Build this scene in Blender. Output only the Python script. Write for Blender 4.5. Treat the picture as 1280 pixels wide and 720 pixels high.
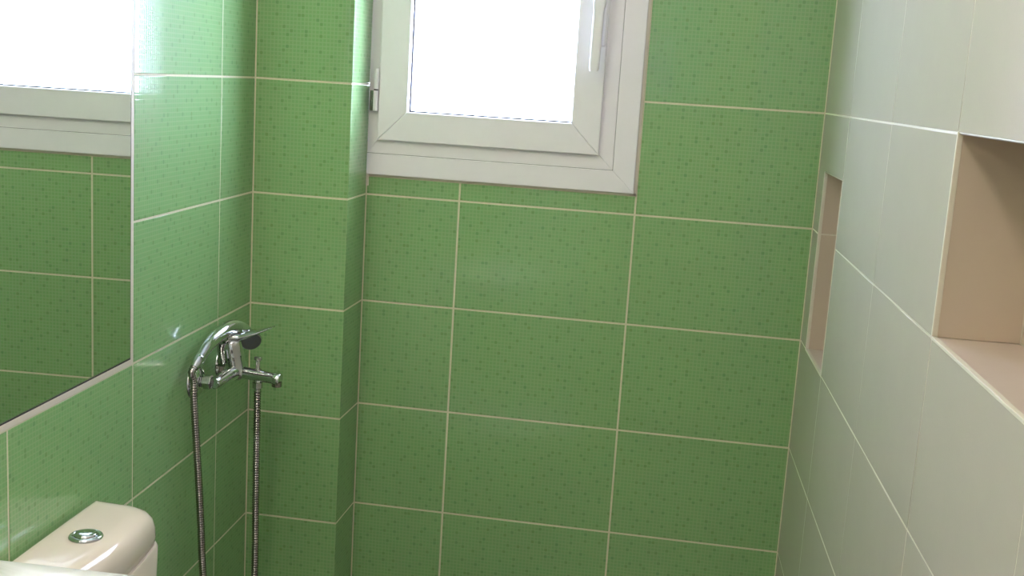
import bpy, bmesh, math, random
from mathutils import Vector, Matrix

for o in list(bpy.data.objects):
    bpy.data.objects.remove(o, do_unlink=True)
sc = bpy.context.scene
COL = sc.collection
random.seed(4)

# ------------------------------------------------------------------ camera
cd = bpy.data.cameras.new('camera')
cam = bpy.data.objects.new('camera', cd)
COL.objects.link(cam)
CAM_M = ((0.98575776, -0.1435727, -0.08757005),      # columns: right, forward, up
         (0.15653361, 0.97367145, 0.16571401),
         (0.06147245, -0.17706153, 0.98227814))
m = Matrix.Identity(4)
for i in range(3):
    m[i][0] = CAM_M[i][0]
    m[i][1] = CAM_M[i][2]
    m[i][2] = -CAM_M[i][1]
m.translation = Vector((0.5794, -2.5859, 1.5305))
cam.matrix_world = m
cd.sensor_fit = 'HORIZONTAL'
cd.sensor_width = 36.0
cd.lens = 36.0 * 1446.88 / 1280.0
cd.clip_start = 0.02
sc.camera = cam

# ------------------------------------------------------------------ world and light
SKY = 31.0
wd = bpy.data.worlds.new('overcast_sky')
sc.world = wd
wd.use_nodes = True
bg = wd.node_tree.nodes['Background']
bg.inputs['Color'].default_value = (0.82, 0.93, 1.26, 1)
bg.inputs['Strength'].default_value = SKY

def area(name, loc, rot, sx, sy, power, color, portal=False):
    l = bpy.data.lights.new(name, 'AREA')
    l.shape = 'RECTANGLE'; l.size = sx; l.size_y = sy
    l.energy = power; l.color = color
    if portal:
        l.cycles.is_portal = True
    o = bpy.data.objects.new(name, l)
    o.location = loc; o.rotation_euler = rot
    COL.objects.link(o)
    return o
# guides sky samples through the window opening (emits nothing itself)
area('window_portal', (0.12, 0.058, 1.75), (math.radians(-90), 0, 0), 0.62, 0.92, 0, (1, 1, 1), True)
area('hall_window_portal', (0.425, -4.535, 1.81), (math.radians(90), 0, 0), 0.35, 0.78, 0, (1, 1, 1), True)

vs = sc.view_settings
vs.view_transform = 'Standard'
vs.look = 'None'
vs.gamma = 1.0
vs.use_curve_mapping = False
vs.exposure = 0.0
LAMP_STRENGTH = 44.0        # opal ceiling lamp
MIRROR_LAMP = 50.0           # linear lamp over the mirror

# ------------------------------------------------------------------ room constants (metres)
XR, XL, XV1, XP, YP, SK = 0.8527, -0.3788, 0.064, -0.1559, -0.1423, -0.0324
YL1, YR1 = -0.3368, -0.3297
TW, TH = 0.40, 0.25
YREAR = -2.85
HC = 2.5
GAP = 0.0042
DEP = 0.0007          # joint depth
WIN = (-0.1559, 0.464, 1.2925, 2.2075)   # opening in the tiling x0 x1 z0 z1

# ------------------------------------------------------------------ materials
def newmat(name):
    mt = bpy.data.materials.new(name)
    mt.use_nodes = True
    nt = mt.node_tree
    return mt, nt, nt.nodes['Principled BSDF']

def lk(nt, a, b):
    nt.links.new(a, b)

def simple(name, color, rough, metal=0.0, spec=0.5, noise=0.0, nscale=80.0, coat=0.0, bump=0.0):
    mt, nt, p = newmat(name)
    p.inputs['Base Color'].default_value = (*color, 1)
    p.inputs['Roughness'].default_value = rough
    p.inputs['Metallic'].default_value = metal
    p.inputs['Specular IOR Level'].default_value = spec
    p.inputs['Coat Weight'].default_value = coat
    p.inputs['Coat Roughness'].default_value = 0.04
    tc = nt.nodes.new('ShaderNodeTexCoord')
    nz = nt.nodes.new('ShaderNodeTexNoise')
    nz.inputs['Scale'].default_value = nscale
    nz.inputs['Detail'].default_value = 4
    lk(nt, tc.outputs['Object'], nz.inputs['Vector'])
    if noise > 0:
        mx = nt.nodes.new('ShaderNodeMix'); mx.data_type = 'RGBA'
        a = tuple(c * (1 - noise) for c in color); b = tuple(min(1, c * (1 + noise)) for c in color)
        mx.inputs[6].default_value = (*a, 1); mx.inputs[7].default_value = (*b, 1)
        lk(nt, nz.outputs['Fac'], mx.inputs[0])
        lk(nt, mx.outputs[2], p.inputs['Base Color'])
    if bump > 0:
        bp = nt.nodes.new('ShaderNodeBump')
        bp.inputs['Strength'].default_value = 0.5
        bp.inputs['Distance'].default_value = bump
        lk(nt, nz.outputs['Fac'], bp.inputs['Height'])
        lk(nt, bp.outputs['Normal'], p.inputs['Normal'])
    return mt

def mosaic_green():
    """glazed green tile pressed with a grid of small squares, scattered darker squares"""
    mt, nt, p = newmat('green_mosaic_tile')
    N = nt.nodes.new
    def math_(op, a, b=None, c=None):
        n = N('ShaderNodeMath'); n.operation = op
        for i, v in enumerate((a, b, c)):
            if v is None: continue
            if hasattr(v, 'is_linked') or hasattr(v, 'links'): lk(nt, v, n.inputs[i])
            else: n.inputs[i].default_value = v
        return n.outputs[0]
    tc = N('ShaderNodeTexCoord')
    oi = N('ShaderNodeObjectInfo')
    sp = N('ShaderNodeSeparateXYZ'); lk(nt, tc.outputs['Object'], sp.inputs[0])
    S = 120.0                                   # 8.33 mm squares
    u = math_('MULTIPLY', sp.outputs[0], S); v = math_('MULTIPLY', sp.outputs[1], S)
    fu = math_('FRACT', u); fv = math_('FRACT', v)
    iu = math_('FLOOR', u); iv = math_('FLOOR', v)
    # distance to the nearest square border 0..0.5
    du = math_('PINGPONG', u, 0.5); dv = math_('PINGPONG', v, 0.5)
    def ramp(x, lo, hi):
        n = N('ShaderNodeMapRange'); n.interpolation_type = 'SMOOTHSTEP'
        lk(nt, x, n.inputs[0]); n.inputs[1].default_value = lo; n.inputs[2].default_value = hi
        return n.outputs[0]
    hu = ramp(du, 0.0, 0.15); hv = ramp(dv, 0.0, 0.15)
    h = math_('MULTIPLY', hu, hv)
    line = math_('SUBTRACT', 1.0, math_('MULTIPLY', ramp(du, 0.05, 0.20), ramp(dv, 0.05, 0.20)))
    # random number per square (differs per tile)
    cb = N('ShaderNodeCombineXYZ'); lk(nt, iu, cb.inputs[0]); lk(nt, iv, cb.inputs[1])
    lk(nt, math_('MULTIPLY', oi.outputs['Random'], 517.0), cb.inputs[2])
    wn = N('ShaderNodeTexWhiteNoise'); wn.noise_dimensions = '3D'; lk(nt, cb.outputs[0], wn.inputs['Vector'])
    rnd = wn.outputs['Value']
    # one darker square somewhere in every block of 4 x 3 squares
    bu = math_('FLOOR', math_('DIVIDE', math_('ADD', iu, 0.5), 4.0)); bv = math_('FLOOR', math_('DIVIDE', math_('ADD', iv, 0.5), 3.0))
    cb2 = N('ShaderNodeCombineXYZ'); lk(nt, bu, cb2.inputs[0]); lk(nt, bv, cb2.inputs[1])
    lk(nt, math_('MULTIPLY', oi.outputs['Random'], 291.0), cb2.inputs[2])
    wn2 = N('ShaderNodeTexWhiteNoise'); wn2.noise_dimensions = '3D'; lk(nt, cb2.outputs[0], wn2.inputs['Vector'])
    sp2 = N('ShaderNodeSeparateColor'); lk(nt, wn2.outputs['Color'], sp2.inputs[0])
    pu = math_('FLOOR', math_('MULTIPLY', sp2.outputs[0], 3.4)); pv = math_('FLOOR', math_('MULTIPLY', sp2.outputs[1], 2.5))
    lu = math_('SUBTRACT', iu, math_('MULTIPLY', bu, 4.0)); lv_ = math_('SUBTRACT', iv, math_('MULTIPLY', bv, 3.0))
    dot_sel = math_('MULTIPLY', math_('LESS_THAN', math_('ABSOLUTE', math_('SUBTRACT', lu, pu)), 0.5),
                    math_('LESS_THAN', math_('ABSOLUTE', math_('SUBTRACT', lv_, pv)), 0.5))
    cu = math_('SUBTRACT', fu, 0.5); cv = math_('SUBTRACT', fv, 0.5)
    rr = math_('SQRT', math_('ADD', math_('MULTIPLY', cu, cu), math_('MULTIPLY', cv, cv)))
    disc = math_('SUBTRACT', 1.0, ramp(rr, 0.36, 0.62))
    dot = math_('MULTIPLY', dot_sel, disc)
    # colours
    nz = N('ShaderNodeTexNoise'); nz.inputs['Scale'].default_value = 26; nz.inputs['Detail'].default_value = 5
    lk(nt, tc.outputs['Object'], nz.inputs['Vector'])
    def mix(f, a, b):
        n = N('ShaderNodeMix'); n.data_type = 'RGBA'
        if isinstance(f, float): n.inputs[0].default_value = f
        else: lk(nt, f, n.inputs[0])
        for i, x in ((6, a), (7, b)):
            if isinstance(x, tuple): n.inputs[i].default_value = (*x, 1)
            else: lk(nt, x, n.inputs[i])
        return n.outputs[2]
    base = mix(nz.outputs['Fac'], GREEN_A, GREEN_B)
    sep = N('ShaderNodeSeparateColor'); lk(nt, wn.outputs['Color'], sep.inputs[0])
    base = mix(math_('MULTIPLY', sep.outputs[1], 0.35), base, GREEN_C)
    base = mix(math_('MULTIPLY', line, 0.42), base, GREEN_LINE)
    dcol = mix(sep.outputs[2], GREEN_D1, GREEN_D2)
    base = mix(math_('MULTIPLY', dot, 0.30), base, dcol)
    lk(nt, base, p.inputs['Base Color'])
    p.inputs['Roughness'].default_value = 0.45
    p.inputs['Specular IOR Level'].default_value = 0.10
    p.inputs['Coat Weight'].default_value = 1.0
    p.inputs['Coat Roughness'].default_value = 0.012
    bp = N('ShaderNodeBump'); bp.inputs['Strength'].default_value = 1.0
    bp.inputs['Distance'].default_value = 0.000035
    dent = math_('MULTIPLY', math_('MULTIPLY', dot_sel, math_('SUBTRACT', 1.0, ramp(rr, 0.1, 0.4))), -0.8)
    tilt = math_('MULTIPLY', math_('ADD', math_('MULTIPLY', cu, math_('SUBTRACT', sep.outputs[0], 0.5)),
                                   math_('MULTIPLY', cv, math_('SUBTRACT', sep.outputs[2], 0.5))), 0.15)
    lk(nt, math_('ADD', math_('ADD', h, dent), tilt), bp.inputs['Height'])
    lk(nt, bp.outputs['Normal'], p.inputs['Normal'])
    lk(nt, bp.outputs['Normal'], p.inputs['Coat Normal'])
    return mt

GREEN_A = (0.190, 0.395, 0.152)
GREEN_B = (0.220, 0.435, 0.170)
GREEN_C = (0.250, 0.395, 0.165)
GREEN_LINE = (0.36, 0.48, 0.27)
GREEN_D1 = (0.055, 0.20, 0.075)
GREEN_D2 = (0.12, 0.22, 0.035)

def cream_tile(name, ca, cb_, rough=0.26):
    mt, nt, p = newmat(name)
    N = nt.nodes.new
    tc = N('ShaderNodeTexCoord')
    nz = N('ShaderNodeTexNoise'); nz.inputs['Scale'].default_value = 9; nz.inputs['Detail'].default_value = 8
    nz.inputs['Roughness'].default_value = 0.7
    lk(nt, tc.outputs['Object'], nz.inputs['Vector'])
    mx = N('ShaderNodeMix'); mx.data_type = 'RGBA'
    mx.inputs[6].default_value = (*ca, 1); mx.inputs[7].default_value = (*cb_, 1)
    lk(nt, nz.outputs['Fac'], mx.inputs[0]); lk(nt, mx.outputs[2], p.inputs['Base Color'])
    p.inputs['Roughness'].default_value = rough
    n2 = N('ShaderNodeTexNoise'); n2.inputs['Scale'].default_value = 330; n2.inputs['Detail'].default_value = 2
    lk(nt, tc.outputs['Object'], n2.inputs['Vector'])
    bp = N('ShaderNodeBump'); bp.inputs['Strength'].default_value = 0.5; bp.inputs['Distance'].default_value = 0.00012
    lk(nt, n2.outputs['Fac'], bp.inputs['Height']); lk(nt, bp.outputs['Normal'], p.inputs['Normal'])
    return mt

M = {}
M['green'] = mosaic_green()
M['cream'] = cream_tile('cream_wall_tile', (0.585, 0.525, 0.485), (0.635, 0.57, 0.525), 0.10)
M['sill'] = cream_tile('pink_cream_sill_tile', (0.56, 0.45, 0.40), (0.63, 0.53, 0.48), 0.3)
M['niche'] = cream_tile('beige_niche_tile', (0.55, 0.455, 0.37), (0.60, 0.50, 0.41), 0.3)
M['grout_g'] = simple('cream_grout', (0.66, 0.63, 0.46), 0.8, noise=0.12, nscale=160, bump=0.0004)
M['grout_c'] = simple('white_grout', (0.70, 0.65, 0.57), 0.45, noise=0.08, nscale=160, bump=0.0003)
M['silicone'] = simple('cream_silicone', (0.72, 0.67, 0.58), 0.65, noise=0.06, nscale=60)
M['plaster'] = simple('white_plaster', (0.80, 0.79, 0.75), 0.8, noise=0.03, nscale=30, bump=0.0006)
M['hall'] = simple('warm_plaster', (0.80, 0.73, 0.64), 0.8, noise=0.03, nscale=30, bump=0.0006)
M['floor'] = simple('beige_floor_tile', (0.16, 0.14, 0.115), 0.3, noise=0.15, nscale=12)
M['pvc'] = simple('white_window_profile', (0.88, 0.86, 0.90), 0.28, noise=0.02, nscale=40)
M['gasket'] = simple('black_rubber_gasket', (0.05, 0.05, 0.055), 0.6, noise=0.1)
M['dark'] = simple('dark_gap', (0.03, 0.03, 0.03), 0.8, noise=0.1)
M['ceramic'] = simple('white_glazed_ceramic', (0.72, 0.635, 0.555), 0.06, noise=0.015, nscale=10, coat=0.3)
M['ceramic_w'] = simple('bright_white_ceramic', (0.88, 0.87, 0.88), 0.05, noise=0.01, nscale=10, coat=0.3)
M['chrome'] = simple('polished_chrome', (0.58, 0.60, 0.61), 0.06, metal=1.0, noise=0.03, nscale=30)
M['chrome_soft'] = simple('brushed_chrome', (0.27, 0.26, 0.25), 0.22, metal=1.0, noise=0.06, nscale=200)
M['rubber'] = simple('grey_shower_face', (0.10, 0.11, 0.11), 0.3, noise=0.15, nscale=200)
M['mirror'] = simple('silvered_glass', (0.80, 0.86, 0.82), 0.003, metal=1.0, noise=0.004, nscale=3)
M['edge'] = simple('polished_glass_edge', (0.62, 0.66, 0.66), 0.10, metal=0.8, noise=0.05)
M['lamp'] = None

def glass_pane(col=(0.97, 0.98, 0.98), name='thin_window_glass'):
    mt, nt, p = newmat(name)
    nt.nodes.remove(p)
    out = nt.nodes['Material Output']
    tr = nt.nodes.new('ShaderNodeBsdfTransparent'); tr.inputs[0].default_value = (*col, 1)
    gl = nt.nodes.new('ShaderNodeBsdfGlossy'); gl.inputs['Roughness'].default_value = 0.01
    lwn = nt.nodes.new('ShaderNodeLayerWeight'); lwn.inputs[0].default_value = 0.5
    pw = nt.nodes.new('ShaderNodeMath'); pw.operation = 'POWER'; pw.inputs[1].default_value = 5
    lk(nt, lwn.outputs['Facing'], pw.inputs[0])
    fr = nt.nodes.new('ShaderNodeMath'); fr.operation = 'MULTIPLY_ADD'; fr.inputs[1].default_value = 0.94; fr.inputs[2].default_value = 0.04
    lk(nt, pw.outputs[0], fr.inputs[0])
    mx = nt.nodes.new('ShaderNodeMixShader')
    lk(nt, fr.outputs[0], mx.inputs[0]); lk(nt, tr.outputs[0], mx.inputs[1]); lk(nt, gl.outputs[0], mx.inputs[2])
    lk(nt, mx.outputs[0], out.inputs['Surface'])
    return mt
M['glass'] = glass_pane()
M['sheer'] = glass_pane((0.13, 0.13, 0.125), 'sheer_curtained_glass')

def lampmat(st, name):
    mt, nt, p = newmat(name)
    p.inputs['Base Color'].default_value = (0.9, 0.85, 0.75, 1)
    p.inputs['Emission Color'].default_value = (1.0, 0.88, 0.74, 1)
    p.inputs['Emission Strength'].default_value = st
    return mt
M['lamp'] = lampmat(LAMP_STRENGTH, 'lit_lamp_glass')
M['lamp2'] = lampmat(MIRROR_LAMP, 'lit_opal_diffuser')

# ------------------------------------------------------------------ helpers
def mk(name, verts, faces, mat, parent=None, smooth=False):
    me = bpy.data.meshes.new(name)
    me.from_pydata([tuple(v) for v in verts], [], faces)
    me.update()
    bm = bmesh.new(); bm.from_mesh(me)
    bmesh.ops.recalc_face_normals(bm, faces=bm.faces)
    bm.to_mesh(me); bm.free()
    me.materials.append(mat)
    if smooth:
        for p in me.polygons: p.use_smooth = True
    o = bpy.data.objects.new(name, me)
    COL.objects.link(o)
    if parent: o.parent = parent
    return o

def sharp(o, deg=35):
    """smooth shading that keeps edges sharper than deg"""
    me = o.data
    for p in me.polygons: p.use_smooth = True
    bm = bmesh.new(); bm.from_mesh(me)
    for e in bm.edges:
        if len(e.link_faces) == 2 and e.calc_face_angle(0) > math.radians(deg):
            e.smooth = False
    bm.to_mesh(me); bm.free()
    return o

def bev(o, w, seg=2):
    md = o.modifiers.new('bevel', 'BEVEL')
    md.width = w; md.segments = seg; md.limit_method = 'ANGLE'; md.angle_limit = math.radians(40)
    md.harden_normals = False
    return o

def thing(name, label, cat, loc=(0, 0, 0), group=None):
    o = bpy.data.objects.new(name, None)
    COL.objects.link(o)
    o.location = loc
    o.empty_display_size = 0.05
    o['label'] = label; o['category'] = cat
    if group: o['group'] = group
    return o

def struct(o, label, cat='wall'):
    o['kind'] = 'structure'; o['label'] = label; o['category'] = cat
    return o

class MB:
    def __init__(s): s.v = []; s.f = []
    def box(s, x0, x1, y0, y1, z0, z1, F=None):
        b = len(s.v)
        c = [(x, y, z) for z in (z0, z1) for y in (y0, y1) for x in (x0, x1)]
        if F is not None: c = [tuple(F @ Vector(q)) for q in c]
        s.v += c
        for q in ((0, 2, 3, 1), (4, 5, 7, 6), (0, 1, 5, 4), (2, 6, 7, 3), (0, 4, 6, 2), (1, 3, 7, 5)):
            s.f.append(tuple(b + i for i in q))
        return s
    def rings(s, rings, cap=True, closed=False):
        b = len(s.v); n = len(rings[0])
        for r in rings: s.v += [tuple(q) for q in r]
        m_ = len(rings)
        for i in range(m_ if closed else m_ - 1):
            a = b + i * n; c = b + ((i + 1) % m_) * n
            for j in range(n):
                k = (j + 1) % n
                s.f.append((a + j, a + k, c + k, c + j))
        if cap and not closed:
            s.f.append(tuple(b + j for j in reversed(range(n))))
            s.f.append(tuple(b + (m_ - 1) * n + j for j in range(n)))
        return s
    def tube(s, pts, rad, n=14, cap=True):
        """round tube with radius per point, parallel transport frames"""
        pts = [Vector(p) for p in pts]
        if not hasattr(rad, '__len__'): rad = [rad] * len(pts)
        t0 = (pts[1] - pts[0]).normalized()
        up = Vector((0, 0, 1)) if abs(t0.z) < 0.9 else Vector((0, 1, 0))
        a = t0.cross(up).normalized()
        R = []
        prev = t0
        for i, p in enumerate(pts):
            if i == 0: t = t0
            elif i == len(pts) - 1: t = (pts[-1] - pts[-2]).normalized()
            else:
                t = (pts[i + 1] - pts[i - 1])
                t = t.normalized() if t.length > 1e-9 else prev
            q = prev.rotation_difference(t)
            a = (q @ a); a = (a - t * a.dot(t)).normalized()
            b = t.cross(a)
            prev = t
            r = rad[i]
            rx, ry = (r if hasattr(r, '__len__') else (r, r))
            R.append([p + a * (rx * math.cos(2 * math.pi * j / n)) + b * (ry * math.sin(2 * math.pi * j / n)) for j in range(n)])
        return s.rings(R, cap)
    def lathe(s, origin, axis, prof, n=28):
        """prof = list of (distance along axis, radius)"""
        origin = Vector(origin); axis = Vector(axis).normalized()
        up = Vector((0, 0, 1)) if abs(axis.z) < 0.9 else Vector((0, 1, 0))
        a = axis.cross(up).normalized(); b = axis.cross(a)
        R = [[origin + axis * d + a * (r * math.cos(2 * math.pi * j / n)) + b * (r * math.sin(2 * math.pi * j / n)) for j in range(n)] for d, r in prof]
        return s.rings(R, True)
    def build(s, name, mat, parent=None, sm=None):
        o = mk(name, s.v, s.f, mat, parent)
        if parent is not None and parent.type == 'EMPTY' or (parent is not None and parent.location.length > 0):
            o.matrix_parent_inverse = Matrix.Translation(-abs_loc(parent))
        if sm: sharp(o, sm)
        return o

def abs_loc(o):
    l = Vector(o.location)
    while o.parent is not None:
        o = o.parent; l = l + Vector(o.location) if o.type == 'EMPTY' else l
    return l

def spline(pts, per=12):
    """Catmull-Rom through pts"""
    P = [Vector(p) for p in pts]
    P = [P[0] * 2 - P[1]] + P + [P[-1] * 2 - P[-2]]
    out = []
    for i in range(1, len(P) - 2):
        for k in range(per):
            t = k / per
            p0, p1, p2, p3 = P[i - 1], P[i], P[i + 1], P[i + 2]
            out.append(0.5 * ((2 * p1) + (p2 - p0) * t + (2 * p0 - 5 * p1 + 4 * p2 - p3) * t * t + (3 * p1 - p0 - 3 * p2 + p3) * t ** 3))
    out.append(P[-2])
    return out

def frame(origin, u, n):
    u = Vector(u).normalized(); n = Vector(n).normalized(); v = Vector((0, 0, 1))
    v = n.cross(u)
    F = Matrix.Identity(4)
    for i in range(3):
        F[i][0] = u[i]; F[i][1] = v[i]; F[i][2] = n[i]
    F.translation = Vector(origin)
    return F

T_ = Vector((SK, 1, 0)).normalized()
F_BACK = frame((0, 0, 0), (1, 0, 0), (0, -1, 0))
F_PF = frame((0, YP, 0), (1, 0, 0), (0, -1, 0))
F_PS = frame((XP, 0, 0), (0, 1, 0), (1, 0, 0))
F_LEFT = frame((XL, 0, 0), T_, T_.cross(Vector((0, 0, 1))))
F_RIGHT = frame((XR, 0, 0), -T_, (-T_).cross(Vector((0, 0, 1))))

_cache = {}
def tile_mesh(poly, mat, key):
    gap = GAP if key == 'g' else 0.0030
    k = (tuple((round(a, 4), round(b, 4)) for a, b in poly), key)
    if k in _cache: return _cache[k]
    def inset(P, d):
        n = len(P); out = []
        for i in range(n):
            a = Vector(P[i - 1]); b = Vector(P[i]); c = Vector(P[(i + 1) % n])
            e1 = (b - a).normalized(); e2 = (c - b).normalized()
            n1 = Vector((-e1.y, e1.x)); n2 = Vector((-e2.y, e2.x))
            out.append(tuple(b + (n1 + n2) * d if abs(e1.dot(e2)) < 0.5 else b + n1 * d))
        return out
    P0 = inset(poly, gap / 2); P1 = inset(poly, gap / 2 + 0.0002); P2 = inset(poly, gap / 2 + (0.0009 if key == 'g' else 0.0005))
    n = len(poly)
    V = [(a, b, -DEP) for a, b in P0] + [(a, b, -0.0003) for a, b in P1] + [(a, b, 0) for a, b in P2]
    Fc = [tuple(2 * n + i for i in range(n))]
    for l in range(2):
        for i in range(n):
            j = (i + 1) % n
            Fc.append((l * n + i, l * n + j, (l + 1) * n + j, (l + 1) * n + i))
    me = bpy.data.meshes.new('tile')
    me.from_pydata(V, [], Fc); me.update()
    me.materials.append(mat)
    for i, p in enumerate(me.polygons): p.use_smooth = i > 0
    _cache[k] = me
    return me

def tile(F, u0, v0, poly, mat, key, parent):
    me = tile_mesh(poly, mat, key)
    o = bpy.data.objects.new('tile', me)
    COL.objects.link(o)
    o.parent = parent
    # nobody lays tiles dead flat: a hair of tilt and depth for each
    J = Matrix.Rotation(random.uniform(-1, 1) * 0.0005, 4, 'X') @ Matrix.Rotation(random.uniform(-1, 1) * 0.0005, 4, 'Y')
    o.matrix_local = F @ Matrix.Translation((u0, v0, 0)) @ J
    return o

def rect(w, h): return [(0, 0), (w, 0), (w, h), (0, h)]

def tile_grid(F, us, vs_, mat, key, parent, holes=()):
    for i in range(len(us) - 1):
        for j in range(len(vs_) - 1):
            a, b, c, d = us[i], us[i + 1], vs_[j], vs_[j + 1]
            hit = None
            for h in holes:
                if h[0] < b - 1e-4 and h[1] > a + 1e-4 and h[2] < d - 1e-4 and h[3] > c + 1e-4: hit = h
            if hit is None:
                tile(F, a, c, rect(b - a, d - c), mat, key, parent); continue
            ha, hb, hc, hd = max(hit[0], a), min(hit[1], b), max(hit[2], c), min(hit[3], d)
            fullu = ha <= a + 1e-3 and hb >= b - 1e-3
            fullv = hc <= c + 1e-3 and hd >= d - 1e-3
            if fullu and fullv: continue
            if fullu:
                if hc > c + 0.01: tile(F, a, c, rect(b - a, hc - c), mat, key, parent)
                if hd < d - 0.01: tile(F, a, hd, rect(b - a, d - hd), mat, key, parent)
            elif fullv:
                if ha > a + 0.01: tile(F, a, c, rect(ha - a, d - c), mat, key, parent)
                if hb < b - 0.01: tile(F, hb, c, rect(b - hb, d - c), mat, key, parent)
            else:   # notch in the lower right corner: an L-shaped cut tile
                W, H, nu, nv = b - a, d - c, ha - a, hd - c
                tile(F, a, c, [(0, 0), (nu, 0), (nu, nv), (W, nv), (W, H), (0, H)], mat, key, parent)

def wall_panel(name, F, us, vs_, holes, thick, mat, extra=None):
    """grid of blocks behind the tile plane, leaving holes free; local z from -thick to -DEP"""
    mb = MB()
    us = sorted(set([round(x, 5) for x in us] + [round(h[k], 5) for h in holes for k in (0, 1)]))
    vv = sorted(set([round(x, 5) for x in vs_] + [round(h[k], 5) for h in holes for k in (2, 3)]))
    us = [us[0]] + [x for i, x in enumerate(us[1:], 1) if x - us[i - 1] > 1e-5]
    idx = {}
    def V(i, j, k):
        if (i, j, k) not in idx:
            idx[(i, j, k)] = len(mb.v)
            mb.v.append(tuple(F @ Vector((us[i], vv[j], -thick if k else -DEP))))
        return idx[(i, j, k)]
    def solid(i, j):
        if i < 0 or j < 0 or i >= len(us) - 1 or j >= len(vv) - 1: return False
        cu = (us[i] + us[i + 1]) / 2; cv = (vv[j] + vv[j + 1]) / 2
        return not any(h[0] < cu < h[1] and h[2] < cv < h[3] for h in holes)
    for i in range(len(us) - 1):
        for j in range(len(vv) - 1):
            if not solid(i, j): continue
            mb.f.append((V(i, j, 0), V(i + 1, j, 0), V(i + 1, j + 1, 0), V(i, j + 1, 0)))
            mb.f.append((V(i, j, 1), V(i, j + 1, 1), V(i + 1, j + 1, 1), V(i + 1, j, 1)))
            if not solid(i - 1, j): mb.f.append((V(i, j, 0), V(i, j + 1, 0), V(i, j + 1, 1), V(i, j, 1)))
            if not solid(i + 1, j): mb.f.append((V(i + 1, j, 0), V(i + 1, j, 1), V(i + 1, j + 1, 1), V(i + 1, j + 1, 0)))
            if not solid(i, j - 1): mb.f.append((V(i, j, 0), V(i, j, 1), V(i + 1, j, 1), V(i + 1, j, 0)))
            if not solid(i, j + 1): mb.f.append((V(i, j + 1, 0), V(i + 1, j + 1, 0), V(i + 1, j + 1, 1), V(i, j + 1, 1)))
    if extra: extra(mb)
    return mk(name, mb.v, mb.f, mat)

ROWS = [TH * k for k in range(11)]

# ------------------------------------------------------------------ room shell
floor = MB().box(-0.60, 1.30, YREAR - 1.75, 0.06, -0.12, 0.0).build('floor', M['floor'])
struct(floor, 'beige tiled bathroom floor', 'floor')
ceil = MB().box(-0.60, 1.30, YREAR, 0.06, HC, HC + 0.12).build('ceiling', M['plaster'])
struct(ceil, 'white plaster bathroom ceiling', 'ceiling')

# back wall with the window opening
uB = [XP - 0.25, XP, XV1, XV1 + TW, XR + 0.16]
wb = wall_panel('wall_back', F_BACK, uB, ROWS, [(WIN[0] - 0.055, WIN[1] - 0.005, WIN[2] + 0.004, WIN[3] - 0.004)], 0.06, M['grout_g'])
struct(wb, 'green mosaic tiled wall around the white window')
tile_grid(F_BACK, [XP, XV1, XV1 + TW, XR], ROWS, M['green'], 'g', wb, [WIN])

# balcony slab added outside, unseen, to cut steep sky light on the lower walls
ov = MB().box(-1.2, 1.6, 0.062, 1.7, 2.32, 2.5).build('sky_blocker_slab', M['plaster'])
struct(ov, 'plastered balcony slab added outside above the window to cut sky light', 'blocker')

# pier boxed out in the corner
pm = MB()
lx = XL + SK * YP
pm.v = [(XL - .05, YP + DEP, 0), (XP - DEP, YP + DEP, 0), (XP - DEP, -.0002, 0), (XL - .05, -.0002, 0)]
pm.v += [(a, b, HC) for a, b, c in pm.v[:4]]
pm.f = [(0, 1, 5, 4), (1, 2, 6, 5), (2, 3, 7, 6), (3, 0, 4, 7), (0, 3, 2, 1), (4, 5, 6, 7)]
wp = pm.build('wall_pier', M['grout_g'])
struct(wp, 'narrow green tiled pier boxed out in the corner beside the window')
tile_grid(F_PF, [lx, XP + GAP / 2], ROWS, M['green'], 'g', wp)
tile_grid(F_PS, [YP - GAP / 2 + 0.002, 0], ROWS, M['green'], 'g', wp)

# left wall, mirror let into the tiling
MIR = (-1.9368, -0.7368, 1.0, 2.0)
uL = [-2.7368, -2.3368, -1.9368, -1.5368, -1.1368, -0.7368, -0.3368, YP]
wl = wall_panel('wall_left', F_LEFT, [YREAR - 0.1] + uL + [0.12], ROWS, [], 0.15, M['grout_g'])
struct(wl, 'green mosaic tiled wall carrying the mirror and shower mixer')
tile_grid(F_LEFT, [-2.85] + uL, ROWS, M['green'], 'g', wl, [MIR])

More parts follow.
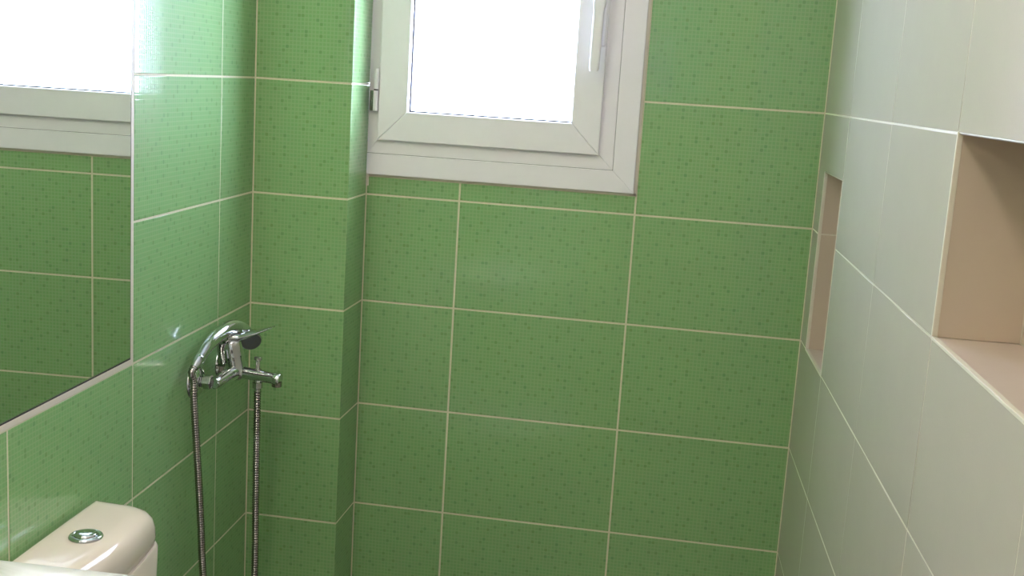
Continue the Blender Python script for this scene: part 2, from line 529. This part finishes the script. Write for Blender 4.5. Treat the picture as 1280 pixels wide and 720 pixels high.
# right wall with two niches
N1 = (0.089, 0.3297, 1.0, 1.380)
N2 = (1.1297, 1.9297, 1.25, 1.50)
uR = [0, 0.3297, 0.7297, 1.1297, 1.5297, 1.9297, 2.3297, 2.7297, 2.86]
ND = 0.105
def niche_back(mb):
    for h in (N1, N2):
        mb.box(h[0] - 0.01, h[1] + 0.01, h[2] - 0.01, h[3] + 0.01, -0.17, -ND - DEP, F_RIGHT)
wr = wall_panel('wall_right', F_RIGHT, [-0.1] + uR, ROWS, [N1, N2], 0.16, M['grout_c'], niche_back)
struct(wr, 'cream tiled wall with two recessed niches')
tile_grid(F_RIGHT, uR, ROWS, M['cream'], 'c', wr, [N1, N2])
def niche(h, cuts):
    u0, u1, v0, v1 = h
    O = lambda u, v, n: F_RIGHT @ Vector((u, v, n))
    R3 = F_RIGHT.to_3x3()
    U, Vv, Nn = R3.col[0], R3.col[1], R3.col[2]
    e = 0.0012   # panels sit proud of the masonry
    vs_ = [v0] + cuts + [v1]
    for i in range(len(vs_) - 1):
        hh = vs_[i + 1] - vs_[i]
        # far jamb (faces the room's rear) and near jamb
        tile(frame(O(u0 + e, vs_[i], 0), -Nn, U), 0, 0, rect(ND, hh), M['niche'], 'n', wr)
        tile(frame(O(u1 - e, vs_[i], -ND), Nn, -U), 0, 0, rect(ND, hh), M['niche'], 'n', wr)
        tile(frame(O(u0, vs_[i], -ND), U, Nn), 0, 0, rect(u1 - u0, hh), M['niche'], 'n', wr)
    tile(frame(O(u1, v0 + e, -ND), -U, Vv), 0, 0, rect(u1 - u0, ND), M['sill'], 's', wr)
    tile(frame(O(u0, v1 - e, -ND), U, -Vv), 0, 0, rect(u1 - u0, ND), M['niche'], 'n', wr)
    # plastic edge bead round the opening
    for nm, a, b in (('edge_bead', (u0, v0), (u0, v1)), ('edge_bead', (u1, v0), (u1, v1)), ('edge_bead', (u0, v0), (u1, v0))):
        bb = MB()
        t = 0.0022
        bb.box(min(a[0], b[0]) - t, max(a[0], b[0]) + t, min(a[1], b[1]) - t, max(a[1], b[1]) + t, -0.006, 0.0008, F_RIGHT)
        bev(bb.build(nm, M['silicone'], wr), 0.0008, 2)
niche(N1, [1.25])
niche(N2, [])

# rear wall with doorway and the hall behind the camera
rw = MB()
rw.box(-0.55, 0.10, YREAR - 0.12, YREAR, 0, HC)
rw.box(0.86, 1.15, YREAR - 0.12, YREAR, 0, HC)
rw.box(0.10, 0.86, YREAR - 0.12, YREAR, 2.05, HC)
wre = rw.build('wall_rear', M['plaster'])
struct(wre, 'plastered wall with the open doorway behind the viewer')
hl = MB()
hl.box(-0.55, -0.45, YREAR - 1.6, YREAR - 0.12, 0, HC)
hl.box(1.15, 1.25, YREAR - 1.6, YREAR - 0.12, 0, HC)
for q in ((-0.55, 0.20, 0, HC), (0.65, 1.25, 0, HC), (0.20, 0.65, 0, 1.37), (0.20, 0.65, 2.25, HC)):
    hl.box(q[0], q[1], YREAR - 1.7, YREAR - 1.6, q[2], q[3])
wh = hl.build('wall_hall', M['hall'])
struct(wh, 'warm white hallway walls beyond the doorway')
hc = MB().box(-0.55, 1.25, YREAR - 1.7, YREAR, HC, HC + 0.1).build('ceiling_hall', M['plaster'])
struct(hc, 'white hallway ceiling', 'ceiling')
tr = MB()
tr.box(0.06, 0.12, YREAR - 0.13, YREAR + 0.012, 0, 2.08)
tr.box(0.84, 0.90, YREAR - 0.13, YREAR + 0.012, 0, 2.08)
tr.box(0.12, 0.84, YREAR - 0.13, YREAR + 0.012, 2.02, 2.08)
w2 = bpy.data.objects.new('window_2', None); COL.objects.link(w2)
struct(w2, 'curtained hallway window behind the viewer', 'window')
w2f = MB()
w2f.box(0.20, 0.25, YREAR - 1.68, YREAR - 1.62, 1.37, 2.25); w2f.box(0.60, 0.65, YREAR - 1.68, YREAR - 1.62, 1.37, 2.25)
w2f.box(0.25, 0.60, YREAR - 1.68, YREAR - 1.62, 1.37, 1.42); w2f.box(0.25, 0.60, YREAR - 1.68, YREAR - 1.62, 2.20, 2.25)
w2f.build('frame', M['pvc'], w2)
MB().box(0.25, 0.60, YREAR - 1.652, YREAR - 1.648, 1.42, 2.20).build('curtained_pane', M['sheer'], w2)
to = bev(tr.build('trim_1', M['pvc']), 0.004)
struct(to, 'white door casing of the doorway', 'trim')

# hall lamp and the bathroom's own ceiling lamp
def ceiling_lamp(x, y, r, label, mat):
    t = thing('ceiling_lamp', label, 'lamp', (x, y, HC))
    MB().lathe((x, y, HC), (0, 0, -1), [(0.0005, r + .01), (0.02, r + .01), (0.025, r + .005)]).build('lamp_base', M['pvc'], t, 30)
    MB().lathe((x, y, HC - 0.025), (0, 0, -1), [(0.0002, r), (0.03, r * .96), (0.055, r * .75), (0.07, r * .42), (0.075, r * .08)]).build('lamp_shade', M[mat], t, 60)
ceiling_lamp(0.25, -2.45, 0.15, 'round opal glass ceiling lamp just inside the bathroom doorway', 'lamp')
ceiling_lamp(0.48, YREAR - 0.75, 0.13, 'round opal glass ceiling lamp in the hallway', 'lamp')

# ------------------------------------------------------------------ window
def mitred(name, outer, inner, y0, y1, mat, parent, ch=0.0012, sides='LRBT'):
    """four mitred profile members; rects = x0 x1 z0 z1, front at y0 (room side), back y1"""
    ox0, ox1, oz0, oz1 = outer; ix0, ix1, iz0, iz1 = inner
    g = 0.00010
    quads = {'B': [(ox0, oz0), (ox1, oz0), (ix1, iz0), (ix0, iz0)],
             'R': [(ox1, oz0), (ox1, oz1), (ix1, iz1), (ix1, iz0)],
             'T': [(ox1, oz1), (ox0, oz1), (ix0, iz1), (ix1, iz1)],
             'L': [(ox0, oz1), (ox0, oz0), (ix0, iz0), (ix0, iz1)]}
    out = []
    for s in sides:
        q = quads[s]
        # open the mitre by a hair so the joint reads
        c = Vector(((q[0][0] + q[1][0] + q[2][0] + q[3][0]) / 4, (q[0][1] + q[1][1] + q[2][1] + q[3][1]) / 4))
        q2 = []
        for p in q:
            d = Vector(p)
            if s in 'BT': d.x += g if d.x < c.x else -g
            else: d.y += g if d.y < c.y else -g
            q2.append(d)
        V = [(p.x, y0, p.y) for p in q2] + [(p.x, y1, p.y) for p in q2]
        Fc = [(0, 1, 2, 3), (7, 6, 5, 4)] + [(i, 4 + i, 4 + (i + 1) % 4, (i + 1) % 4) for i in range(4)]
        o = mk(name, V, Fc, mat, parent)
        bev(o, ch, 2)
        out.append(o)
    return out

WX0 = XP + 0.002
win = bpy.data.objects.new('window_1', None); COL.objects.link(win)
struct(win, 'white framed hinged window with bright overexposed glass', 'window')
ZT = 2.2025
# outer frame (the left leg is buried behind the pier)
mitred('frame_profile', (WX0, 0.4577, 1.2975, ZT), (WX0, 0.4085, 1.3455, ZT - 0.048), -0.012, 0.05, M['pvc'], win, sides='BRT')
# inner rebate of the frame, set back
mitred('frame_rebate', (WX0, 0.4078, 1.3462, ZT - 0.0487), (-0.118, 0.358, 1.394, ZT - 0.0965), -0.0095, 0.05, M['pvc'], win)
fb = MB().box(WX0, 0.4085, -0.0085, 0.049, 1.3452, 1.3464)
fb.box(0.4075, 0.4087, -0.0085, 0.049, 1.3452, ZT - 0.048)
fb.build('gasket', M['gasket'], win)
# silicone joint between frame and tiles
sj = MB()
sj.box(0.4577, 0.4632, -0.0030, 0.02, 1.2925, ZT + 0.005)
sj.box(WX0, 0.4632, -0.0030, 0.02, 1.2930, 1.2975)
sj.box(WX0 - 0.0015, WX0 + 0.0035, -0.006, 0.0, 1.27, ZT)
sj.build('silicone_joint', M['silicone'], win)
# sash
SX0, SX1, SZ0, SZ1 = -0.1285, 0.3750, 1.3775, 2.1225
GX0, GX1, GZ0, GZ1 = -0.0615, 0.3105, 1.4435, 2.0565
sash = bpy.data.objects.new('sash', None); COL.objects.link(sash); sash.parent = win
mitred('sash_profile', (SX0, SX1, SZ0, SZ1), (GX0, GX1, GZ0, GZ1), -0.024, 0.035, M['pvc'], sash, 0.0022)
sg = MB()
sg.box(SX0 + .002, SX1 - .002, -0.0118, -0.0096, SZ0 + 0.0003, SZ0 + 0.004)
sg.box(SX1 - .004, SX1 - .0003, -0.0118, -0.0096, SZ0 + 0.002, SZ1 - .002)
sg.build('sash_gasket', M['gasket'], sash)
gk = MB()
for a, b, c, d in ((GX0, GX0 + 0.0030, GZ0, GZ1), (GX1 - 0.0030, GX1, GZ0, GZ1), (GX0, GX1, GZ0, GZ0 + 0.0030), (GX0, GX1, GZ1 - 0.0030, GZ1)):
    gk.box(a, b, -0.002, 0.008, c, d)
gk.build('glazing_gasket', M['gasket'], sash)
MB().box(GX0 - 0.004, GX1 + 0.004, 0.004, 0.008, GZ0 - 0.004, GZ1 + 0.004).build('pane', M['glass'], sash)
# handle
HX = 0.3600
bev(MB().box(HX - 0.0135, HX + 0.0135, -0.034, -0.0242, 1.612, 1.812).build('handle_base', M['pvc'], sash), 0.004, 3)
hd = MB()
hd.lathe((HX, -0.036, 1.735), (0, -1, 0), [(0, 0.013), (0.012, 0.012), (0.014, 0.012)], 20)
hd.build('handle_neck', M['pvc'], sash, 35)
lv = MB()
prof = [(1.752, -0.047, 0.013, 0.008), (1.735, -0.049, 0.0145, 0.010), (1.700, -0.050, 0.0140, 0.0098), (1.690, -0.053, 0.0118, 0.0070),
        (1.66, -0.055, 0.0115, 0.0062), (1.60, -0.055, 0.0112, 0.0060), (1.566, -0.055, 0.0108, 0.0058), (1.5585, -0.0548, 0.0085, 0.0045)]
R_ = []
for z, y, a, b in prof:
    ring = []
    for j in range(20):
        t = 2 * math.pi * j / 20
        c, s_ = math.cos(t), math.sin(t)
        k = (abs(c) ** 4 + abs(s_) ** 4) ** (-0.25)
        ring.append((HX - 0.004 + a * c * k + (1.69 - z) * -0.012, y + b * s_ * k, z))
    R_.append(ring)
lv.rings(R_); lv.build('handle_lever', M['pvc'], sash, 50)
# hinges
for zc in (1.4887, 2.02):
    hg = bpy.data.objects.new('hinge', None); COL.objects.link(hg); hg.parent = win
    for a, b in ((zc - 0.047, zc - 0.0014), (zc + 0.0014, zc + 0.048)):
        MB().lathe((-0.1350, -0.0245, a), (0, 0, 1), [(0, 0.0048), (0.001, 0.0056), (b - a - 0.001, 0.0056), (b - a, 0.0048)], 20).build('knuckle', M['pvc'], hg, 35)
    MB().lathe((-0.1350, -0.0245, zc - 0.002), (0, 0, 1), [(0, 0.0050), (0.004, 0.0050)], 16).build('hinge_pin', M['gasket'], hg, 35)
    MB().box(-0.150, -0.139, -0.020, -0.0096, zc - 0.047, zc - 0.002).build('hinge_leaf', M['chrome_soft'], hg)

# ------------------------------------------------------------------ mirror
mir = thing('mirror', 'large frameless mirror set flush into the green tiles above the washbasin', 'mirror', tuple(F_LEFT @ Vector((-1.3368, 1.0, 0))))
def inv(o, parent):
    o.parent = parent
    o.matrix_parent_inverse = Matrix.Translation(-Vector(parent.location))
    return o
bw, sb_, dk = 0.0150, 0.0100, 0.0030       # whole border, silicone, dark gap
u0, u1, v0, v1 = MIR
def ring4(a0, a1, z0_, z1_):
    """rectangular band between insets a0 and a1 of the mirror recess"""
    mb = MB()
    mb.box(u1 - a1, u1 - a0, v0 + a0, v1 - a0, z0_, z1_, F_LEFT)
    mb.box(u0 + a0, u0 + a1, v0 + a0, v1 - a0, z0_, z1_, F_LEFT)
    mb.box(u0 + a1, u1 - a1, v0 + a0, v0 + a1, z0_, z1_, F_LEFT)
    mb.box(u0 + a1, u1 - a1, v1 - a1, v1 - a0, z0_, z1_, F_LEFT)
    return mb
inv(MB().box(u0 + bw, u1 - bw, v0 + bw, v1 - bw, -DEP + 0.0002, 0.0012, F_LEFT).build('glass', M['mirror']), mir)
inv(bev(ring4(sb_ + dk, bw, -DEP + 0.0002, 0.0008).build('polished_edge', M['edge']), 0.0005), mir)
inv(ring4(sb_, sb_ + dk, -DEP + 0.0002, -0.0002).build('shadow_gap', M['dark']), mir)
inv(bev(ring4(0.0004, sb_, -DEP + 0.0002, 0.0002).build('silicone_border', M['silicone']), 0.0003), mir)

# ------------------------------------------------------------------ lamp over the mirror
ml = thing('mirror_lamp', 'long opal wall lamp above the mirror with chrome end caps', 'lamp', tuple(F_LEFT @ Vector((-1.34, 2.12, 0))))
inv(bev(MB().box(-1.60, -1.08, 2.095, 2.145, 0.0004, 0.03, F_LEFT).build('lamp_base', M['chrome']), 0.004), ml)
for a in (0.055, 0.088):      # two opal tubes side by side
    inv(MB().lathe(F_LEFT @ Vector((-1.59, 2.12, a)), T_, [(0.012, 0.0145), (0.488, 0.0145)], 20).build('opal_tube', M['lamp2'], None, 40), ml)
    for q in (-1.60, -1.10):
        inv(MB().lathe(F_LEFT @ Vector((q, 2.12, a)), T_, [(0, 0.013), (0.002, 0.0165), (0.019, 0.0165), (0.021, 0.0150)], 20).build('end_cap', M['chrome'], None, 40), ml)
for q in (-1.595, -1.095):
    inv(bev(MB().box(q, q + 0.012, 2.112, 2.128, 0.0302, 0.1, F_LEFT).build('bracket', M['chrome']), 0.002), ml)

# ------------------------------------------------------------------ toilet
def LW(s, n, z):
    """point by distance s along the left wall (world y roughly), n out from it, height z"""
    return F_LEFT @ Vector((s, z, n))
toi = thing('toilet', 'white ceramic close-coupled toilet with chrome push button, next to the washbasin', 'toilet', tuple(LW(-1.045, 0.10, 0)))
def foot(hw, d, r, n=9, back=0.004, taper=0.0, bow=0.012):
    """tank footprint: straight back, rounded front corners of radius r, bowed front; list of (s, n)"""
    P = [(-hw, back), (hw, back)]
    hw2 = hw - taper
    for k in range(n + 1):
        t = (math.pi / 2) * k / n
        P.append((hw2 - r + r * math.cos(t), d - r + r * math.sin(t)))
    m_ = 7
    for k in range(1, m_):
        s = (hw2 - r) * (1 - 2 * k / m_)
        P.append((s, d + bow * (1 - (s / (hw2 - r)) ** 2)))
    for k in range(n + 1):
        t = math.pi / 2 + (math.pi / 2) * k / n
        P.append((-hw2 + r + r * math.cos(t), d - r + r * math.sin(t)))
    return P
TC = -1.056
def ring(P, z, ins=0.0):
    out = []
    cs = sum(p[0] for p in P) / len(P); cn = 0.075
    for s, n_ in P:
        # inset towards the middle by ins, keep the back edge near the wall
        ds = -ins if s > 0 else ins
        if abs(s) < 0.05: ds = -ins * s / 0.05
        dn = -ins if n_ > 0.05 else ins * 0.55
        out.append(LW(TC + s + ds, n_ + dn, z))
    return out
Pt = foot(0.172, 0.133, 0.050, taper=0.006, bow=0.008)
tank = MB()
tank.rings([ring(Pt, 0.40, 0.022), ring(Pt, 0.44, 0.012), ring(Pt, 0.60, 0.004), ring(Pt, 0.752, 0.0), ring(Pt, 0.7555, 0.002)])
inv(tank.build('tank', M['ceramic'], None, 45), toi)
Pl = foot(0.172, 0.132, 0.050, taper=0.006, bow=0.008)
lid = MB()
lid.rings([ring(Pl, 0.7565, 0.005), ring(Pl, 0.7580, 0.003), ring(Pl, 0.770, 0.0020), ring(Pl, 0.786, 0.003), ring(Pl, 0.798, 0.0060), ring(Pl, 0.806, 0.0115), ring(Pl, 0.8110, 0.020),
           ring(Pl, 0.8135, 0.030), ring(Pl, 0.8145, 0.039)])
inv(lid.build('tank_lid', M['ceramic'], None, 60), toi)
bc = LW(TC + 0.000, 0.075, 0.8142)
btn = MB().lathe(bc, (0, 0, 1), [(0, 0.0250), (0.0015, 0.0255), (0.004, 0.0240), (0.0055, 0.0210), (0.0045, 0.0185), (0.0030, 0.0180)], 40)
ring_o = inv(btn.build('flush_ring', M['chrome'], None, 60), toi)
bb2 = MB().lathe(bc + Vector((0, 0, 0.003)), (0, 0, 1), [(0, 0.0172), (0.0030, 0.0170), (0.0046, 0.0155), (0.0056, 0.0110), (0.0060, 0.0010)], 40)
fb_ = bb2.build('flush_button', M['chrome'], None, 60); fb_.parent = ring_o
# bowl and seat (below the frame, still part of the toilet)
def oval(cs, cn, a, b, z, n=32):
    return [LW(TC + cs + a * math.cos(2 * math.pi * k / n), cn + b * math.sin(2 * math.pi * k / n), z) for k in range(n)]
bowl = MB()
bowl.rings([oval(0, 0.28, 0.115, 0.19, 0.0), oval(0, 0.28, 0.105, 0.18, 0.06), oval(0, 0.29, 0.11, 0.19, 0.2), oval(0, 0.34, 0.155, 0.235, 0.33),
            oval(0, 0.36, 0.178, 0.255, 0.385), oval(0, 0.36, 0.178, 0.255, 0.398), oval(0, 0.37, 0.14, 0.205, 0.398), oval(0, 0.37, 0.11, 0.16, 0.30), oval(0, 0.36, 0.05, 0.08, 0.22)])
inv(bowl.build('bowl', M['ceramic'], None, 50), toi)
seat = MB()
seat.rings([oval(0, 0.37, 0.182, 0.25, 0.400), oval(0, 0.37, 0.185, 0.253, 0.410), oval(0, 0.37, 0.182, 0.25, 0.437), oval(0, 0.37, 0.165, 0.235, 0.445)])
inv(seat.build('seat_lid', M['pvc'], None, 40), toi)

# ------------------------------------------------------------------ washbasin
BZ = 0.85
yfar, ynear = -1.230, -1.78
bas = thing('washbasin', 'white ceramic pedestal washbasin under the mirror, only its rim corner in view', 'washbasin', tuple(LW((yfar + ynear) / 2, 0.15, 0)))
def rrect(s0, s1, n0, n1, r, z, k=6):
    out = []
    for cx_, cy_, a0 in ((s1 - r, n1 - r, 0), (s0 + r, n1 - r, 90), (s0 + r, n0 + r, 180), (s1 - r, n0 + r, 270)):
        for i in range(k + 1):
            t = math.radians(a0 + 90 * i / k)
            out.append(LW(cx_ + r * math.cos(t), cy_ + r * math.sin(t), z))
    return out
b = MB()
S0, S1, A0, A1 = ynear, yfar, 0.003, 0.45
b.rings([rrect(S0 + .14, S1 - .14, A0 + .02, A1 - .13, .05, BZ - 0.19), rrect(S0 + .06, S1 - .06, A0, A1 - .05, .05, BZ - 0.13),
         rrect(S0 + .008, S1 - .008, A0, A1 - .008, .03, BZ - 0.045), rrect(S0, S1, A0, A1, .025, BZ - 0.03), rrect(S0, S1, A0, A1, .025, BZ - 0.005),
         rrect(S0 + .0015, S1 - .0015, A0, A1 - .0015, .024, BZ - 0.0015), rrect(S0 + .005, S1 - .005, A0, A1 - .005, .022, BZ),
         rrect(S0 + .05, S1 - .05, A0 + .12, A1 - .04, .06, BZ), rrect(S0 + .056, S1 - .056, A0 + .126, A1 - .046, .06, BZ - 0.006),
         rrect(S0 + .09, S1 - .09, A0 + .15, A1 - .07, .06, BZ - 0.09), rrect(S0 + .16, S1 - .16, A0 + .19, A1 - .12, .05, BZ - 0.125)])
inv(b.build('basin', M['ceramic_w'], None, 50), bas)
pd = MB()
mid = (S0 + S1) / 2
pd.rings([rrect(mid - .10, mid + .10, .02, .24, .06, 0), rrect(mid - .08, mid + .08, .02, .20, .06, .1), rrect(mid - .085, mid + .085, .02, .21, .06, .5), rrect(mid - .12, mid + .12, .02, .28, .06, BZ - .18)])
inv(pd.build('pedestal', M['ceramic_w'], None, 50), bas)

# ------------------------------------------------------------------ shower mixer
FZ = 0.900
mix_ = thing('shower_mixer', 'chrome single-lever bath mixer with spout on the green wall by the pier', 'mixer tap', tuple(LW(-0.389, 0.0, FZ)))
def part(mb, name, mat, sm=40, parent=mix_):
    return inv(mb.build(name, M[mat], None, sm), parent)
NV = F_LEFT.to_3x3().col[2]
ctr = LW(-0.389, 0.062, 0.907)
for s in (-0.464, -0.314):
    part(MB().lathe(LW(s, 0, FZ), NV, [(0.0003, 0.0365), (0.002, 0.0365), (0.007, 0.034), (0.013, 0.027), (0.017, 0.018), (0.018, 0.012)], 36), 'escutcheon', 'chrome', 50)
    part(MB().lathe(LW(s, 0.010, FZ), NV, [(0, 0.0115), (0.012, 0.0115), (0.013, 0.0150), (0.026, 0.0150), (0.028, 0.012)], 6), 'union_nut', 'chrome', 30)
    e = LW(s, 0.046, FZ)
    arm = spline([e + (e - ctr).normalized() * 0.006, e, e.lerp(ctr, 0.5) + Vector((0, 0, 0.001)), ctr], 6)
    n = len(arm)
    part(MB().tube(arm, [0.004 if i == 0 else 0.0105 + 0.005 * (i / (n - 1)) for i in range(n)], 18), 'body_arm', 'chrome', 50)
part(MB().lathe(ctr - NV * 0.024, NV, [(0, 0.006), (0.004, 0.015), (0.012, 0.019), (0.030, 0.019), (0.038, 0.016), (0.040, 0.012)], 28), 'body', 'chrome', 50)
# cartridge column leaning slightly to the wall
c0 = ctr + Vector((0, 0, 0.004)) - NV * 0.002
c1 = ctr + Vector((0, 0, 0.064)) - NV * 0.014
part(MB().tube(spline([c0, c0.lerp(c1, .35), c0.lerp(c1, .7), c1], 5), [0.0205] * 6 + [0.0215] * 4 + [0.0225] * 5 + [0.020], 28), 'cartridge', 'chrome', 50)
# lever: cap that sweeps out into a thin blade
lp = spline([c1 + Vector((0, 0, -0.012)) - NV * 0.010, c1 + Vector((0, 0, 0.006)) - NV * 0.002, c1 + Vector((0, 0, 0.010)) + NV * 0.022, c1 + Vector((0, 0, 0.020)) + NV * 0.052,
             c1 + Vector((0, 0, 0.036)) + NV * 0.090], 8)
def blade(path, w, t, name, mat='chrome', parent=mix_, side=T_):
    mb = MB(); R = []
    n = len(path)
    for i, p in enumerate(path):
        tg = (path[min(i + 1, n - 1)] - path[max(i - 1, 0)]).normalized()
        nn = tg.cross(side).normalized()
        a, b_ = w(i / (n - 1)), t(i / (n - 1))
        R.append([p + side * (a * math.cos(2 * math.pi * j / 20)) + nn * (b_ * math.sin(2 * math.pi * j / 20)) for j in range(20)])
    mb.rings(R)
    return part(mb, name, mat, 60, parent)
lerp = lambda a, b_, x: a + (b_ - a) * x
def lw(x): return 0.017 + 0.004 * math.sin(math.pi * min(1, x * 2)) if x < 0.5 else lerp(0.017, 0.0085, ((x - .5) / .5) ** 1.5)
def lt(x): return lerp(0.013, 0.0135, x / .3) if x < .3 else lerp(0.0135, 0.0018, ((x - .3) / .7) ** 0.7)
blade(lp, lw, lt, 'lever')
# spout
sdir = (Vector((-0.2095, -0.389, 0.8985)) - ctr).normalized()
L = (Vector((-0.2095, -0.389, 0.8985)) - ctr).length
sp_ = part(MB().lathe(ctr + sdir * 0.010, sdir, [(0, 0.0125), (0.01, 0.0128), (L - 0.026, 0.0120), (L - 0.024, 0.0132), (L - 0.012, 0.0134), (L - 0.0105, 0.0125)], 28), 'spout', 'chrome', 40)
ae = ctr + sdir * (L - 0.008)
ao = part(MB().lathe(ae + Vector((0, 0, -0.006)), (0, 0, -1), [(0, 0.0105), (0.009, 0.0105), (0.010, 0.009)], 24), 'aerator', 'chrome_soft', 40)
ao.parent = sp_; ao.matrix_parent_inverse = Matrix.Identity(4)
dv = ctr + sdir * (L * 0.48)
dk_ = part(MB().lathe(dv + Vector((0, 0, 0.008)), (0, 0, 1), [(0, 0.0070), (0.006, 0.0070), (0.0065, 0.0045), (0.022, 0.0048), (0.025, 0.0082), (0.030, 0.0082), (0.031, 0.0065)], 20), 'diverter_knob', 'chrome', 40)
dk_.parent = sp_; dk_.matrix_parent_inverse = Matrix.Identity(4)
part(MB().lathe(dv + Vector((0, 0, -0.008)), (0, 0, -1), [(0, 0.0088), (0.006, 0.0092), (0.007, 0.0105), (0.018, 0.0105), (0.020, 0.0075), (0.026, 0.0070)], 20), 'hose_outlet', 'chrome', 40)
# cradle on the back of the body for the hand shower
part(MB().tube([LW(-0.40, 0.035, 0.925), LW(-0.405, 0.033, 0.955), LW(-0.41, 0.036, 0.972)], [0.008, 0.008, 0.011], 14), 'cradle', 'chrome', 50)

# ------------------------------------------------------------------ hand shower with its hose
hs = thing('hand_shower', 'chrome hand shower with ribbed metal hose resting on the mixer', 'hand shower', tuple(LW(-0.43, 0.035, 0.985)))
pth = spline([LW(-0.512, 0.030, 0.957), LW(-0.475, 0.034, 0.978), LW(-0.432, 0.040, 0.992), LW(-0.392, 0.048, 0.998), LW(-0.362, 0.060, 0.990), LW(-0.352, 0.070, 0.977)], 8)
n = len(pth)
part(MB().tube(pth, [lerp(0.0095, 0.0155, min(1, i / (n * .45))) * (1 if i < n * .7 else lerp(1, 0.85, (i - n * .7) / (n * .3))) for i in range(n)], 22), 'handle', 'chrome', 60, hs)
hdir = Vector((0.55, -0.72, -0.42)).normalized()
hc_ = LW(-0.352, 0.074, 0.972)
hh = part(MB().lathe(hc_ - hdir * 0.010, hdir, [(0, 0.008), (0.004, 0.016), (0.012, 0.021), (0.020, 0.0225), (0.025, 0.0225), (0.027, 0.0205)], 32), 'shower_head', 'chrome', 50, hs)
sf = part(MB().lathe(hc_ + hdir * 0.0165, hdir, [(0, 0.0198), (0.0012, 0.0198), (0.0022, 0.010), (0.0024, 0.002)], 32), 'spray_face', 'rubber', 50, hs)
sf.parent = hh; sf.matrix_parent_inverse = Matrix.Identity(4)
# conical nut at the lower end of the handle
p0, p1 = LW(-0.512, 0.030, 0.957), LW(-0.475, 0.034, 0.978)
nd = (p0 - p1).normalized()
part(MB().lathe(p0 - nd * 0.004, nd, [(0, 0.0108), (0.004, 0.0115), (0.020, 0.0100), (0.024, 0.0082), (0.028, 0.0078)], 24), 'hose_nut', 'chrome', 40, hs)
hp = p0 + nd * 0.022
hend = dv + Vector((0, 0, -0.030))
ctrl = [hp, hp + nd * 0.012 + Vector((0, 0, -0.004)), LW(-0.535, 0.029, 0.918), LW(-0.533, 0.029, 0.885), LW(-0.524, 0.029, 0.83), LW(-0.498, 0.030, 0.66), LW(-0.478, 0.031, 0.50), LW(-0.462, 0.038, 0.36),
        LW(-0.447, 0.056, 0.26), LW(-0.42, 0.080, 0.225), Vector((hend.x + 0.002, -0.395, 0.27)), Vector((hend.x + 0.003, hend.y, 0.38)), Vector((hend.x + 0.003, hend.y, 0.52)),
        Vector((hend.x + 0.001, hend.y, 0.70)), hend + Vector((0, 0, -0.02)), hend]
path = spline(ctrl, 60)
# resample by arc length, four rings to a rib
acc = [0.0]
for i in range(1, len(path)): acc.append(acc[-1] + (path[i] - path[i - 1]).length)
pitch = 0.0052
nr = int(acc[-1] / pitch * 4)
res = []; j = 0
for i in range(nr + 1):
    d = acc[-1] * i / nr
    while j < len(acc) - 2 and acc[j + 1] < d: j += 1
    t = (d - acc[j]) / max(1e-9, acc[j + 1] - acc[j])
    res.append(path[j].lerp(path[j + 1], max(0, min(1, t))))
rad = [(0.0060, 0.0073, 0.0075, 0.0073)[i % 4] for i in range(len(res))]
part(MB().tube(res, rad, 10), 'hose', 'chrome_soft', 80, hs)
